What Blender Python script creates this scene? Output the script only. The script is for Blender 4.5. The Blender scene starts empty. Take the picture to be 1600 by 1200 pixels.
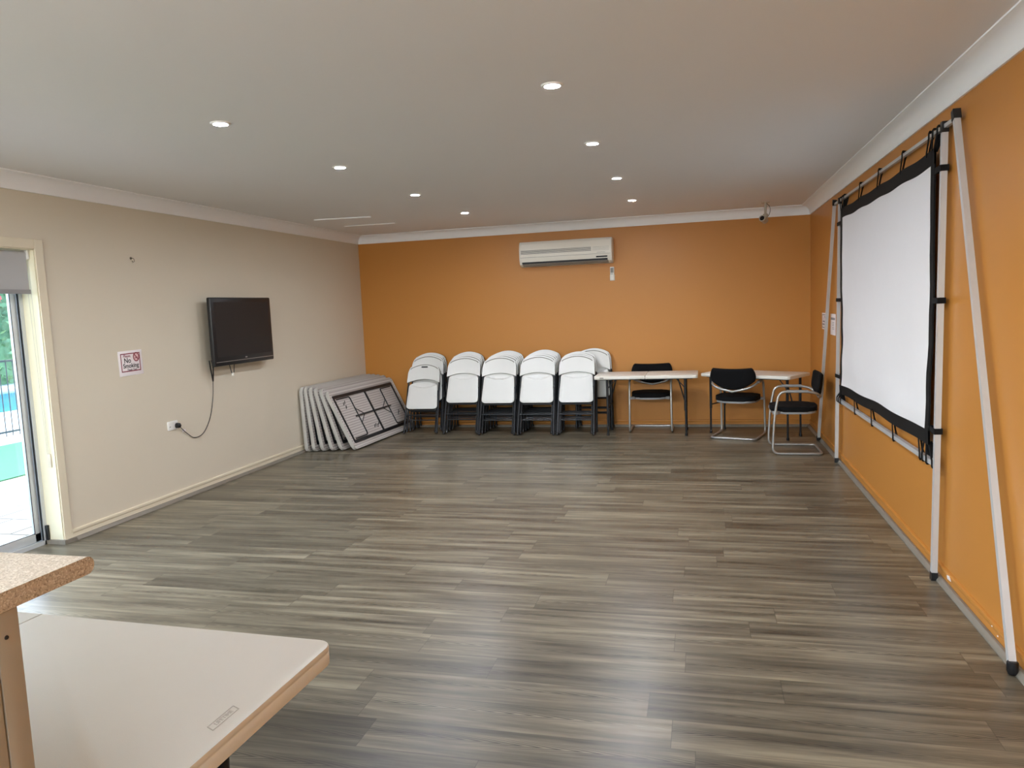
import bpy, bmesh, math, random
from mathutils import Vector, Matrix, Euler
random.seed(7)
S = bpy.context.scene
COL = S.collection
PI = math.pi
W, H, YB = 5.823, 2.64, -12.4          # room width, height, wall behind the viewer
NH = H - 0.11                           # lower edge of the cornice

# ------------------------------------------------------------------ helpers
def lin(c):
    return tuple(((v/255)/12.92 if v/255 <= .04045 else ((v/255+.055)/1.055)**2.4) for v in c)

class NT:
    def __init__(s, name):
        s.m = bpy.data.materials.new(name); s.m.use_nodes = True
        s.t = s.m.node_tree; s.t.nodes.clear()
        s.out = s.n('ShaderNodeOutputMaterial')
    def n(s, ty, **kw):
        x = s.t.nodes.new(ty)
        for k, v in kw.items():
            if k.startswith('i_'):
                key = k[2:]
                x.inputs[int(key) if key.isdigit() else key.replace('_', ' ')].default_value = v
            else: setattr(x, k, v)
        return x
    def l(s, a, b): s.t.links.new(a, b)
    def math(s, op, a, b=None, c=None):
        x = s.n('ShaderNodeMath', operation=op)
        for i, v in enumerate((a, b, c)):
            if v is None: continue
            if isinstance(v, (int, float)): x.inputs[i].default_value = v
            else: s.l(v, x.inputs[i])
        return x.outputs[0]
    def mix(s, f, a, b, mode='MIX'):
        x = s.n('ShaderNodeMix', data_type='RGBA', blend_type=mode)
        for i, v in ((0, f), (6, a), (7, b)):
            if isinstance(v, (int, float)): x.inputs[i].default_value = v
            elif isinstance(v, tuple): x.inputs[i].default_value = (*v, 1) if len(v) == 3 else v
            else: s.l(v, x.inputs[i])
        return x.outputs[2]

def mat(name, rgb, rough=.5, metal=0., var=.06, scale=8., bump=0., bscale=60., spec=.5, stretch=None, sheen=0):
    """plain painted / plastic / metal surface with a faint procedural mottling"""
    t = NT(name); c = lin(rgb)
    b = t.n('ShaderNodeBsdfPrincipled'); t.l(b.outputs[0], t.out.inputs[0])
    b.inputs['Roughness'].default_value = rough; b.inputs['Metallic'].default_value = metal
    b.inputs['Specular IOR Level'].default_value = spec
    if sheen: b.inputs['Sheen Weight'].default_value = sheen
    co = t.n('ShaderNodeTexCoord').outputs['Object']
    if stretch:
        mp = t.n('ShaderNodeMapping'); mp.inputs['Scale'].default_value = stretch; t.l(co, mp.inputs[0]); co = mp.outputs[0]
    nz = t.n('ShaderNodeTexNoise', i_Scale=scale, i_Detail=3.); t.l(co, nz.inputs['Vector'])
    lo = tuple(v*(1-var) for v in c); hi = tuple(min(1, v*(1+var)) for v in c)
    t.l(t.mix(nz.outputs[0], lo, hi), b.inputs['Base Color'])
    if bump:
        n2 = t.n('ShaderNodeTexNoise', i_Scale=bscale, i_Detail=4.); t.l(co, n2.inputs['Vector'])
        bp = t.n('ShaderNodeBump', i_Strength=bump, i_Distance=.002); t.l(n2.outputs[0], bp.inputs['Height'])
        t.l(bp.outputs[0], b.inputs['Normal'])
    return t.m

class MB:
    def __init__(s): s.v = []; s.f = []
    def add(s, vs, fs, M=None):
        o = len(s.v)
        s.v += [tuple(M @ Vector(p)) if M else tuple(p) for p in vs]
        s.f += [tuple(o+i for i in f) for f in fs]; return s
    def box(s, x0, x1, y0, y1, z0, z1, bev=0., seg=2, M=None):
        if bev <= 0:
            vs = [(x, y, z) for x in (x0, x1) for y in (y0, y1) for z in (z0, z1)]
            return s.add(vs, [(0,1,3,2), (4,6,7,5), (0,4,5,1), (2,3,7,6), (0,2,6,4), (1,5,7,3)], M)
        bm = bmesh.new(); bmesh.ops.create_cube(bm, size=1)
        for v in bm.verts:
            v.co = Vector(((x0+x1)/2+v.co.x*(x1-x0), (y0+y1)/2+v.co.y*(y1-y0), (z0+z1)/2+v.co.z*(z1-z0)))
        bmesh.ops.bevel(bm, geom=bm.edges[:], offset=bev, segments=seg, profile=.5, affect='EDGES')
        bm.verts.index_update()
        s.add([v.co[:] for v in bm.verts], [[v.index for v in f.verts] for f in bm.faces], M); bm.free(); return s
    def tube(s, pts, r, n=10, closed=False, cap=True, sq=None, up=None):
        """round (or square when sq) bar swept along a path"""
        P = [Vector(p) for p in pts]; N = len(P)
        T = []
        for i in range(N):
            a = P[i-1] if (i > 0 or closed) else P[i]; b = P[(i+1) % N] if (i < N-1 or closed) else P[i]
            T.append((b-a).normalized())
        u = Vector(up) if up else (Vector((0,0,1)) if abs(T[0].z) < .9 else Vector((1,0,0)))
        u = (u - T[0]*u.dot(T[0])).normalized(); rings = []
        prof = [(math.cos(2*PI*k/n)*r, math.sin(2*PI*k/n)*r) for k in range(n)] if not sq else \
               [(sq[0]/2, sq[1]/2), (-sq[0]/2, sq[1]/2), (-sq[0]/2, -sq[1]/2), (sq[0]/2, -sq[1]/2)]
        n = len(prof)
        for i in range(N):
            u = (u - T[i]*u.dot(T[i])).normalized(); w = T[i].cross(u)
            rings.append([P[i] + u*a + w*b for a, b in prof])
        vs = [p for rg in rings for p in rg]; fs = []
        for i in range(N if closed else N-1):
            j = (i+1) % N
            for k in range(n): fs.append((i*n+k, i*n+(k+1) % n, j*n+(k+1) % n, j*n+k))
        if cap and not closed: fs += [tuple(range(n))[::-1], tuple(range((N-1)*n, N*n))]
        return s.add(vs, fs)
    def prism(s, poly, z0, z1, M=None, bev=0., seg=2):
        """outline in XY raised along Z"""
        n = len(poly)
        if bev <= 0:
            return s.add([(x, y, z0) for x, y in poly]+[(x, y, z1) for x, y in poly],
                [tuple(range(n))[::-1], tuple(range(n, 2*n))]+[(k, (k+1) % n, n+(k+1) % n, n+k) for k in range(n)], M)
        bm = bmesh.new(); a = [bm.verts.new((x, y, z0)) for x, y in poly]; b = [bm.verts.new((x, y, z1)) for x, y in poly]
        fa = bm.faces.new(a[::-1]); fb = bm.faces.new(b)
        for k in range(n): bm.faces.new((a[k], a[(k+1) % n], b[(k+1) % n], b[k]))
        bmesh.ops.bevel(bm, geom=list(fa.edges)+list(fb.edges), offset=bev, segments=seg, profile=.5, affect='EDGES')
        bm.verts.index_update()
        s.add([v.co[:] for v in bm.verts], [[v.index for v in f.verts] for f in bm.faces], M); bm.free(); return s
    def lathe(s, prof, n=24, M=None):
        vs = []; fs = []
        for r, z in prof: vs += [(r*math.cos(2*PI*k/n), r*math.sin(2*PI*k/n), z) for k in range(n)]
        for i in range(len(prof)-1):
            for k in range(n): fs.append((i*n+k, i*n+(k+1) % n, (i+1)*n+(k+1) % n, (i+1)*n+k))
        if prof[0][0] > 1e-6: fs.append(tuple(range(n))[::-1])
        if prof[-1][0] > 1e-6: fs.append(tuple(range((len(prof)-1)*n, len(prof)*n)))
        return s.add(vs, fs, M)
    def shell(s, nu, nv, front, back):
        """closed slab between two surfaces given as functions of (u, v) in 0..1"""
        o = [[front(i/nu, j/nv) for i in range(nu+1)] for j in range(nv+1)]
        b = [[back(i/nu, j/nv) for i in range(nu+1)] for j in range(nv+1)]
        m = (nu+1)*(nv+1); vs = [p for r in o for p in r]+[p for r in b for p in r]; fs = []
        I = lambda i, j: j*(nu+1)+i
        for j in range(nv):
            for i in range(nu):
                fs.append((I(i,j), I(i+1,j), I(i+1,j+1), I(i,j+1)))
                fs.append((m+I(i,j), m+I(i,j+1), m+I(i+1,j+1), m+I(i+1,j)))
        ring = [I(i,0) for i in range(nu+1)]+[I(nu,j) for j in range(1,nv+1)]+[I(i,nv) for i in range(nu-1,-1,-1)]+[I(0,j) for j in range(nv-1,0,-1)]
        for k in range(len(ring)):
            a, c = ring[k], ring[(k+1) % len(ring)]; fs.append((a, m+a, m+c, c))
        return s.add(vs, fs)
    def build(s, name, material, parent=None, label=None, smooth=35, kind=None):
        me = bpy.data.meshes.new(name); me.from_pydata(s.v, [], s.f)
        bm = bmesh.new(); bm.from_mesh(me); bmesh.ops.recalc_face_normals(bm, faces=bm.faces[:]); bm.to_mesh(me); bm.free()
        me.materials.append(material)
        if smooth:
            for p in me.polygons: p.use_smooth = True
            me.set_sharp_from_angle(angle=math.radians(smooth))
        o = bpy.data.objects.new(name, me); COL.objects.link(o)
        if parent: o.parent = parent
        if label: o['label'] = label
        if kind: o['kind'] = kind
        return o

def fillet(pts, r, n=6):
    P = [Vector(p) for p in pts]; out = [P[0]]
    rs = r if isinstance(r, (list, tuple)) else [r]*len(P)
    for i in range(1, len(P)-1):
        a, b, c = P[i-1], P[i], P[i+1]; d1 = (a-b); d2 = (c-b)
        k = min(rs[i], d1.length*.49, d2.length*.49); p0 = b+d1.normalized()*k; p1 = b+d2.normalized()*k
        for j in range(n+1):
            t = j/n; out.append(p0*(1-t)**2 + b*2*t*(1-t) + p1*t*t)
    out.append(P[-1]); return out

def rrect(x0, x1, y0, y1, r, n=6):
    out = []
    for cx, cy, a in ((x1-r, y1-r, 0), (x0+r, y1-r, PI/2), (x0+r, y0+r, PI), (x1-r, y0+r, 1.5*PI)):
        for k in range(n+1): out.append((cx+r*math.cos(a+PI/2*k/n), cy+r*math.sin(a+PI/2*k/n)))
    return out

def thing(name, label, cat, loc=(0,0,0), rot=(0,0,0), group=None):
    o = bpy.data.objects.new(name, None); COL.objects.link(o); o.empty_display_size = .1
    o.location = loc; o.rotation_euler = rot; o['label'] = label; o['category'] = cat
    if group: o['group'] = group
    return o
def dup(root, loc, rot, label, group=None):
    r = root.copy(); COL.objects.link(r); r.location = loc; r.rotation_euler = rot; r['label'] = label
    if group: r['group'] = group
    for ch in list(root.children):
        c = ch.copy(); COL.objects.link(c); c.parent = r
        for g in list(ch.children):
            d = g.copy(); COL.objects.link(d); d.parent = c
    return r
def struct(name, mb, m, label=None, smooth=0):
    o = mb.build(name, m, smooth=smooth); o['kind'] = 'structure'
    if label: o['label'] = label
    return o
def textmesh(body, size, depth, M, mb, shear=0., bold=0., align='CENTER'):
    cu = bpy.data.curves.new('lettering', 'FONT'); cu.body = body; cu.size = size; cu.extrude = depth
    cu.align_x = align; cu.align_y = 'CENTER'; cu.shear = shear; cu.offset = bold
    o = bpy.data.objects.new('lettering', cu); COL.objects.link(o)
    dg = bpy.context.evaluated_depsgraph_get(); me = bpy.data.meshes.new_from_object(o.evaluated_get(dg))
    mb.add([v.co[:] for v in me.vertices], [tuple(p.vertices) for p in me.polygons], M)
    bpy.data.objects.remove(o); bpy.data.meshes.remove(me); bpy.data.curves.remove(cu)

# ------------------------------------------------------------------ materials
def wallpaint(name, rgb, var=.03, rough=.6):
    t = NT(name); c = lin(rgb); b = t.n('ShaderNodeBsdfPrincipled'); t.l(b.outputs[0], t.out.inputs[0])
    b.inputs['Roughness'].default_value = rough; b.inputs['Specular IOR Level'].default_value = .35
    co = t.n('ShaderNodeTexCoord').outputs['Object']
    n1 = t.n('ShaderNodeTexNoise', i_Scale=1.3, i_Detail=4.); t.l(co, n1.inputs['Vector'])
    n2 = t.n('ShaderNodeTexNoise', i_Scale=180., i_Detail=2.); t.l(co, n2.inputs['Vector'])
    t.l(t.mix(n1.outputs[0], tuple(v*(1-var) for v in c), tuple(min(1, v*(1+var)) for v in c)), b.inputs['Base Color'])
    bp = t.n('ShaderNodeBump', i_Strength=.08, i_Distance=.001); t.l(n2.outputs[0], bp.inputs['Height']); t.l(bp.outputs[0], b.inputs['Normal'])
    return t.m

def floor_mat():
    t = NT('grey_oak_vinyl_planks'); b = t.n('ShaderNodeBsdfPrincipled'); t.l(b.outputs[0], t.out.inputs[0])
    co = t.n('ShaderNodeTexCoord').outputs['Object']; sp = t.n('ShaderNodeSeparateXYZ'); t.l(co, sp.inputs[0])
    X, Y = sp.outputs[0], sp.outputs[1]; pw, pl = .19, 1.22
    ry = t.math('DIVIDE', Y, pw); row = t.math('FLOOR', ry); fy = t.math('FRACT', ry)
    wn = t.n('ShaderNodeTexWhiteNoise', noise_dimensions='1D'); t.l(row, wn.inputs['W'])
    rx = t.math('ADD', t.math('DIVIDE', X, pl), t.math('MULTIPLY', wn.outputs[0], 3.7)); ix = t.math('FLOOR', rx); fx = t.math('FRACT', rx)
    cv = t.n('ShaderNodeCombineXYZ'); t.l(row, cv.inputs[0]); t.l(ix, cv.inputs[1])
    wp = t.n('ShaderNodeTexWhiteNoise', noise_dimensions='2D'); t.l(cv.outputs[0], wp.inputs['Vector']); pr = wp.outputs[0]
    off = t.math('MULTIPLY', pr, 37.)
    # long streaky grain
    g = t.n('ShaderNodeCombineXYZ'); t.l(t.math('ADD', t.math('MULTIPLY', X, 1.1), off), g.inputs[0]); t.l(t.math('MULTIPLY', Y, 17.), g.inputs[1]); t.l(off, g.inputs[2])
    n1 = t.n('ShaderNodeTexNoise', i_Scale=1.6, i_Detail=6., i_Roughness=.62); t.l(g.outputs[0], n1.inputs['Vector'])
    g2 = t.n('ShaderNodeCombineXYZ'); t.l(t.math('ADD', t.math('MULTIPLY', X, .8), off), g2.inputs[0]); t.l(t.math('MULTIPLY', Y, 9.), g2.inputs[1]); t.l(off, g2.inputs[2])
    n2 = t.n('ShaderNodeTexNoise', i_Scale=1.2, i_Detail=3.); t.l(g2.outputs[0], n2.inputs['Vector'])
    # cathedral figure: nested arches along the middle of some planks
    cy = t.math('SUBTRACT', fy, t.math('ADD', .3, t.math('MULTIPLY', pr, .4)))
    wob = t.n('ShaderNodeTexNoise', i_Scale=2.2, i_Detail=3.); t.l(g2.outputs[0], wob.inputs['Vector'])
    ph = t.math('ADD', t.math('MULTIPLY', X, 34.), t.math('ADD', t.math('MULTIPLY', t.math('ABSOLUTE', cy), 46.), t.math('MULTIPLY', wob.outputs[0], 4.)))
    arch = t.math('POWER', t.math('ADD', t.math('MULTIPLY', t.math('SINE', t.math('MULTIPLY', ph, 2.4)), .5), .5), 2.)
    band = t.math('MAXIMUM', t.math('SUBTRACT', 1., t.math('MULTIPLY', t.math('ABSOLUTE', cy), 4.6)), 0.)
    gate = t.n('ShaderNodeTexNoise', i_Scale=.55, i_Detail=1.); t.l(g2.outputs[0], gate.inputs['Vector'])
    gt = t.n('ShaderNodeMapRange', i_1=.4, i_2=.48); t.l(gate.outputs[0], gt.inputs[0])
    fig = t.math('MULTIPLY', t.math('MULTIPLY', arch, band), gt.outputs[0])
    # knots
    vk = t.n('ShaderNodeTexVoronoi', i_Scale=1.); kv = t.n('ShaderNodeCombineXYZ'); t.l(t.math('MULTIPLY', X, 1.6), kv.inputs[0]); t.l(t.math('MULTIPLY', Y, 5.), kv.inputs[1]); t.l(kv.outputs[0], vk.inputs['Vector'])
    kn = t.n('ShaderNodeMapRange', i_1=.03, i_2=.13, i_3=1., i_4=0.); t.l(vk.outputs['Distance'], kn.inputs[0])
    r = t.n('ShaderNodeValToRGB'); e = r.color_ramp.elements
    e[0].position = .33; e[0].color = (*lin((58, 53, 43)), 1); e[1].position = .68; e[1].color = (*lin((150, 142, 121)), 1)
    m = e.new(.5); m.color = (*lin((106, 99, 83)), 1)
    v = t.math('ADD', t.math('MULTIPLY', n1.outputs[0], .55), t.math('MULTIPLY', n2.outputs[0], .45)); t.l(v, r.inputs[0])
    br = t.n('ShaderNodeMapRange', i_3=.76, i_4=1.2); t.l(pr, br.inputs[0])
    c1 = t.n('ShaderNodeVectorMath', operation='SCALE'); t.l(r.outputs[0], c1.inputs[0]); t.l(br.outputs[0], c1.inputs['Scale'])
    c2 = t.mix(t.math('MULTIPLY', fig, 1.0), c1.outputs[0], lin((52, 45, 36)))
    c3 = t.mix(t.math('MULTIPLY', kn.outputs[0], .5), c2, lin((60, 50, 42)))
    # joints between planks
    ey = t.math('MINIMUM', fy, t.math('SUBTRACT', 1., fy)); ex = t.math('MINIMUM', fx, t.math('SUBTRACT', 1., fx))
    jy = t.math('LESS_THAN', ey, .01); jx = t.math('LESS_THAN', ex, .0013)
    j = t.math('MAXIMUM', t.math('MULTIPLY', jy, .8), t.math('MULTIPLY', jx, .8))
    t.l(t.mix(t.math('MULTIPLY', j, .6), c3, lin((50, 44, 38))), b.inputs['Base Color'])
    rr = t.n('ShaderNodeMapRange', i_3=.27, i_4=.38); t.l(n1.outputs[0], rr.inputs[0]); t.l(rr.outputs[0], b.inputs['Roughness'])
    b.inputs['Specular IOR Level'].default_value = .5
    hgt = t.math('SUBTRACT', t.math('MULTIPLY', n1.outputs[0], .4), j)
    bp = t.n('ShaderNodeBump', i_Strength=.12, i_Distance=.001); t.l(hgt, bp.inputs['Height']); t.l(bp.outputs[0], b.inputs['Normal'])
    return t.m

def speckle_mat():
    t = NT('speckled_laminate'); b = t.n('ShaderNodeBsdfPrincipled'); t.l(b.outputs[0], t.out.inputs[0]); b.inputs['Roughness'].default_value = .38
    co = t.n('ShaderNodeTexCoord').outputs['Object']
    v = t.n('ShaderNodeTexVoronoi', i_Scale=430.); t.l(co, v.inputs['Vector'])
    r = t.n('ShaderNodeValToRGB'); r.color_ramp.interpolation = 'CONSTANT'; e = r.color_ramp.elements
    e[0].color = (*lin((184, 172, 156)), 1); e[1].position = .3; e[1].color = (*lin((206, 194, 178)), 1)
    for p, c in ((.55, (196, 184, 168)), (.75, (220, 212, 200)), (.93, (160, 146, 130))):
        q = e.new(p); q.color = (*lin(c), 1)
    sp = t.n('ShaderNodeSeparateColor'); t.l(v.outputs['Color'], sp.inputs[0]); t.l(sp.outputs[0], r.inputs[0]); t.l(r.outputs[0], b.inputs['Base Color'])
    return t.m

def dotted_mat():
    """moulded underside of the blow-moulded tables: rows of small dimples"""
    t = NT('dimpled_table_plastic'); b = t.n('ShaderNodeBsdfPrincipled'); t.l(b.outputs[0], t.out.inputs[0]); b.inputs['Roughness'].default_value = .55
    co = t.n('ShaderNodeTexCoord').outputs['Object']; sp = t.n('ShaderNodeSeparateXYZ'); t.l(co, sp.inputs[0])
    row = t.math('MULTIPLY', sp.outputs[2], 32.); sh = t.math('MULTIPLY', t.math('MODULO', t.math('FLOOR', row), 2.), .5)
    a = t.math('SUBTRACT', t.math('FRACT', t.math('ADD', t.math('MULTIPLY', sp.outputs[1], 32.), sh)), .5); c = t.math('SUBTRACT', t.math('FRACT', row), .5)
    d = t.math('SQRT', t.math('ADD', t.math('MULTIPLY', a, a), t.math('MULTIPLY', c, c)))
    dot = t.n('ShaderNodeMapRange', i_1=.18, i_2=.34, i_3=1., i_4=0.); t.l(d, dot.inputs[0])
    t.l(t.mix(dot.outputs[0], lin((203, 197, 192)), lin((128, 120, 116))), b.inputs['Base Color'])
    bp = t.n('ShaderNodeBump', i_Strength=.6, i_Distance=.004, invert=True); t.l(dot.outputs[0], bp.inputs['Height']); t.l(bp.outputs[0], b.inputs['Normal'])
    return t.m

def ribbed_mat():
    """hollow ribbed rear of the moulded chair backs"""
    t = NT('ribbed_grey_plastic'); b = t.n('ShaderNodeBsdfPrincipled'); t.l(b.outputs[0], t.out.inputs[0]); b.inputs['Roughness'].default_value = .6
    co = t.n('ShaderNodeTexCoord').outputs['Object']; sp = t.n('ShaderNodeSeparateXYZ'); t.l(co, sp.inputs[0])
    g = t.math('GREATER_THAN', t.math('FRACT', t.math('MULTIPLY', sp.outputs[0], 55.)), .35)
    t.l(t.mix(g, lin((176, 178, 172)), lin((112, 114, 110))), b.inputs['Base Color']); return t.m

def emit_mat(name, rgb, s):
    t = NT(name); e = t.n('ShaderNodeEmission'); e.inputs[0].default_value = (*lin(rgb), 1); e.inputs[1].default_value = s
    t.l(e.outputs[0], t.out.inputs[0]); return t.m

def glass_mat():
    t = NT('clear_glass'); tr = t.n('ShaderNodeBsdfTransparent'); gl = t.n('ShaderNodeBsdfGlossy'); gl.inputs['Roughness'].default_value = .02
    tr.inputs[0].default_value = (.93, .96, .95, 1)
    lw = t.n('ShaderNodeLayerWeight'); fr = t.math('ADD', .04, t.math('MULTIPLY', t.math('POWER', lw.outputs['Facing'], 5.), .8)); mx = t.n('ShaderNodeMixShader'); t.l(fr, mx.inputs[0]); t.l(tr.outputs[0], mx.inputs[1]); t.l(gl.outputs[0], mx.inputs[2])
    t.l(mx.outputs[0], t.out.inputs[0]); return t.m

M = {}
M['orange'] = wallpaint('orange_wall_paint', (190, 128, 57), .03, .42)
M['cream'] = wallpaint('cream_wall_paint', (216, 206, 186), .02, .5)
M['ceil'] = wallpaint('white_ceiling_paint', (234, 233, 233), .01, .75)
M['cornice'] = wallpaint('white_cornice_paint', (246, 246, 246), .01, .55)
M['floor'] = floor_mat()
M['quad'] = mat('grey_vinyl_edge_strip', (128, 121, 110), .4, var=.12, scale=14, stretch=(6, 1, 1))
M['creamtrim'] = mat('cream_trim_paint', (224, 213, 188), .4, var=.02)
M['jamb'] = mat('cream_jamb_paint', (232, 224, 196), .45, var=.02)
M['alu'] = mat('silver_anodised_aluminium', (206, 210, 213), .4, .25, var=.04)
M['gasket'] = mat('black_rubber_gasket', (28, 32, 36), .7)
M['glass'] = glass_mat()
M['blind'] = mat('grey_blind_fabric', (176, 176, 176), .8, var=.03, bump=.1, bscale=400)
M['blindbar'] = mat('grey_blind_bar', (150, 150, 150), .4, .3)
M['chain'] = mat('pale_plastic_chain', (214, 204, 186), .5)
M['black'] = mat('black_powder_coated_steel', (24, 25, 28), .42, .2, var=.1)
M['gunmetal'] = mat('charcoal_steel_tube', (58, 60, 63), .34, .55, var=.08)
M['blackplastic'] = mat('black_plastic', (16, 17, 20), .38, var=.1)
M['screenblk'] = mat('dark_screen_glass', (20, 20, 22), .5, var=.02)
M['white'] = mat('white_moulded_plastic', (226, 226, 222), .4, var=.025, bump=.05, bscale=300)
M['whitepl'] = mat('warm_white_plastic', (232, 228, 218), .4, var=.02)
M['table'] = mat('white_granular_table_plastic', (229, 225, 214), .45, var=.02, bump=.12, bscale=500)
M['tablerim'] = mat('table_edge_plastic', (206, 199, 188), .5, var=.03)
M['tablegrey'] = mat('light_grey_table_plastic', (196, 193, 186), .5, var=.03)
M['dimple'] = dotted_mat()
M['ribbed'] = ribbed_mat()
M['fabricblk'] = mat('black_upholstery', (13, 13, 15), .9, var=.2, scale=60, bump=.2, bscale=600, spec=.2)
M['silver'] = mat('silver_painted_tube', (176, 174, 170), .32, .65, var=.04)
M['shell'] = mat('grey_seat_shell', (150, 150, 150), .45, .2)
M['postalu'] = mat('brushed_aluminium_post', (204, 205, 206), .36, .3, var=.08, scale=30, stretch=(1, 1, .05))
M['fabricw'] = mat('white_projection_cloth', (232, 230, 232), .75, var=.01, bump=1.0, bscale=3.2, spec=.2)
M['webbing'] = mat('black_webbing', (15, 15, 16), .8, var=.15, spec=.25)
M['speckle'] = speckle_mat()
M['panel'] = mat('cream_board_panel', (172, 165, 150), .5, var=.03)
M['socket'] = mat('white_socket_plastic', (236, 234, 228), .35, var=.01)
M['paper'] = mat('white_laminated_paper', (238, 230, 230), .4, var=.01)
M['red'] = mat('dark_red_print', (132, 38, 56), .5)
M['pink'] = mat('pink_print', (224, 190, 190), .5)
M['ink'] = mat('black_print', (28, 26, 28), .5)
M['greyprint'] = mat('grey_print', (140, 136, 138), .5)
M['acw'] = mat('ivory_plastic', (232, 227, 214), .38, var=.015)
M['acgrey'] = mat('grey_grille_plastic', (132, 129, 121), .5)
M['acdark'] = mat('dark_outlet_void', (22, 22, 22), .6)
M['lamp'] = emit_mat('downlight_led', (238, 244, 255), 1330.)
M['tube'] = emit_mat('added_fluorescent_tube', (250, 252, 255), 430.)  # glow of the battens added behind the viewer
M['lamprim'] = mat('white_downlight_rim', (238, 236, 232), .4)
M['brass'] = mat('dull_steel_hook', (120, 110, 96), .35, .8)
M['lens'] = mat('dark_lens_glass', (12, 14, 18), .08)
M['camgrey'] = mat('beige_camera_housing', (186, 176, 160), .45, .2)

# ------------------------------------------------------------------ the room
DY0, DY1, DH = -5.235, -7.62, 2.135     # sliding door opening in the left wall
struct('floor', MB().box(-.15, W+.15, YB, .15, -.12, 0), M['floor'])
struct('ceiling', MB().box(-.15, W+.15, YB-.15, .15, H, H+.12), M['ceil'])
struct('wall_back', MB().box(-.15, W+.15, 0, .15, -.1, H), M['orange'])
struct('wall_right', MB().box(W, W+.15, YB, 0, -.1, H), M['orange'])
wl = MB()
VY0, VY1, VZ0, VZ1 = -11.9, -9.3, .95, 2.25
wl.box(-.15, 0, DY0, 0, -.1, H).box(-.15, 0, DY1, DY0, DH, H).box(-.15, 0, VY1, DY1, -.1, H).box(-.15, 0, YB, VY0, -.1, H)
wl.box(-.15, 0, VY0, VY1, -.1, VZ0).box(-.15, 0, VY0, VY1, VZ1, H)
struct('wall_left', wl, M['cream'])
# wall behind the viewer with a wide window added to let in more daylight
WX0, WX1, WZ0, WZ1 = .35, 5.45, .06, 2.4
wf = MB()
wf.box(-.15, WX0, YB-.15, YB, -.1, H).box(WX1, W+.15, YB-.15, YB, -.1, H).box(WX0, WX1, YB-.15, YB, -.1, WZ0).box(WX0, WX1, YB-.15, YB, WZ1, H)
struct('wall_front', wf, M['cream'])
wfr = MB()
for x in (WX0, 2.03, 3.72, WX1-.06): wfr.box(x, x+.06, YB-.1, YB-.04, WZ0, WZ1)
wfr.box(WX0, WX1, YB-.1, YB-.04, WZ0, WZ0+.06).box(WX0, WX1, YB-.1, YB-.04, WZ1-.06, WZ1)
wo = struct('added_window_1', wfr, M['alu'])
MB().box(WX0, WX1, YB-.075, YB-.07, WZ0, WZ1).build('added_window_pane', M['glass'], wo, smooth=0)

w2 = MB()
for y in (VY0, (VY0+VY1)/2-.025, VY1-.05): w2.box(-.11, -.06, y, y+.05, VZ0, VZ1)
w2.box(-.11, -.06, VY0, VY1, VZ0, VZ0+.05).box(-.11, -.06, VY0, VY1, VZ1-.05, VZ1)
w2o = struct('added_window_2', w2, M['alu'])  # unseen window, added to throw daylight on the right wall and cornice
MB().box(-.088, -.083, VY0, VY1, VZ0, VZ1).build('added_window_pane', M['glass'], w2o, smooth=0)

# coved cornices
def cove(n=8, c=.11):
    out = [(0, 0), (0, -c), (.012, -c)]
    for k in range(n+1):
        a = PI/2*k/n
        out.append((.012+(c-.022)*(1-math.cos(a)), -c+.01+(c-.02)*math.sin(a)))
    out += [(c-.006, -.008), (c, -.008), (c, 0)]
    return out
def cornice(name, A, B, inward, m=None):
    A, B, I = Vector(A), Vector(B), Vector(inward); pr = cove(); mb = MB(); n = len(pr)
    vs = [A+I*d+Vector((0,0,H+z)) for d, z in pr]+[B+I*d+Vector((0,0,H+z)) for d, z in pr]
    fs = [(k, (k+1) % n, n+(k+1) % n, n+k) for k in range(n)]+[tuple(range(n))[::-1], tuple(range(n, 2*n))]
    o = struct(name, mb.add(vs, fs), M['cornice'], smooth=40); return o
cornice('trim_1', (0,0,0), (W,0,0), (0,-1,0)); cornice('trim_2', (0,YB,0), (0,0,0), (1,0,0))
cornice('trim_3', (W,YB,0), (W,0,0), (-1,0,0)); cornice('trim_4', (0,YB,0), (W,YB,0), (0,1,0))

# painted skirting with a bead on top
def skirt(name, A, B, inward, m, h=.085, d=.014):
    A, B, I = Vector(A), Vector(B), Vector(inward)
    pr = [(0,0), (d*.7,0), (d*.7,h-.03), (d,h-.024), (d*1.15,h-.014), (d,h-.004), (d*.5,h), (0,h)]; n = len(pr)
    vs = [A+I*a+Vector((0,0,z)) for a, z in pr]+[B+I*a+Vector((0,0,z)) for a, z in pr]
    fs = [(k, (k+1) % n, n+(k+1) % n, n+k) for k in range(n)]+[tuple(range(n))[::-1], tuple(range(n, 2*n))]
    return struct(name, MB().add(vs, fs), m, smooth=30)
skirt('baseboard_back', (0,0,0), (W,0,0), (0,-1,0), M['orange'])
br = skirt('baseboard_right', (W,YB,0), (W,0,0), (-1,0,0), M['orange'])
skirt('baseboard_left', (0,-5.165,0), (0,0,0), (1,0,0), M['creamtrim'])
pm = MB()
for y, z, a, b in ((-5.32, .062, .034, .014), (-5.93, .066, .005, .004), (-6.0, .05, .006, .004)):
    pm.add([(W-.0176, y-a, z-b*.4), (W-.0176, y-a*.2, z+b), (W-.0176, y+a, z+b*.5), (W-.0176, y+a*.6, z-b*.7),
            (W-.0155, y-a, z-b*.4), (W-.0155, y-a*.2, z+b), (W-.0155, y+a, z+b*.5), (W-.0155, y+a*.6, z-b*.7)],
           [(0,1,2,3), (7,6,5,4), (0,4,5,1), (1,5,6,2), (2,6,7,3), (3,7,4,0)])
pm.build('paint_chip', M['paper'], br, label='white chip in the orange paint', smooth=0)
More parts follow.
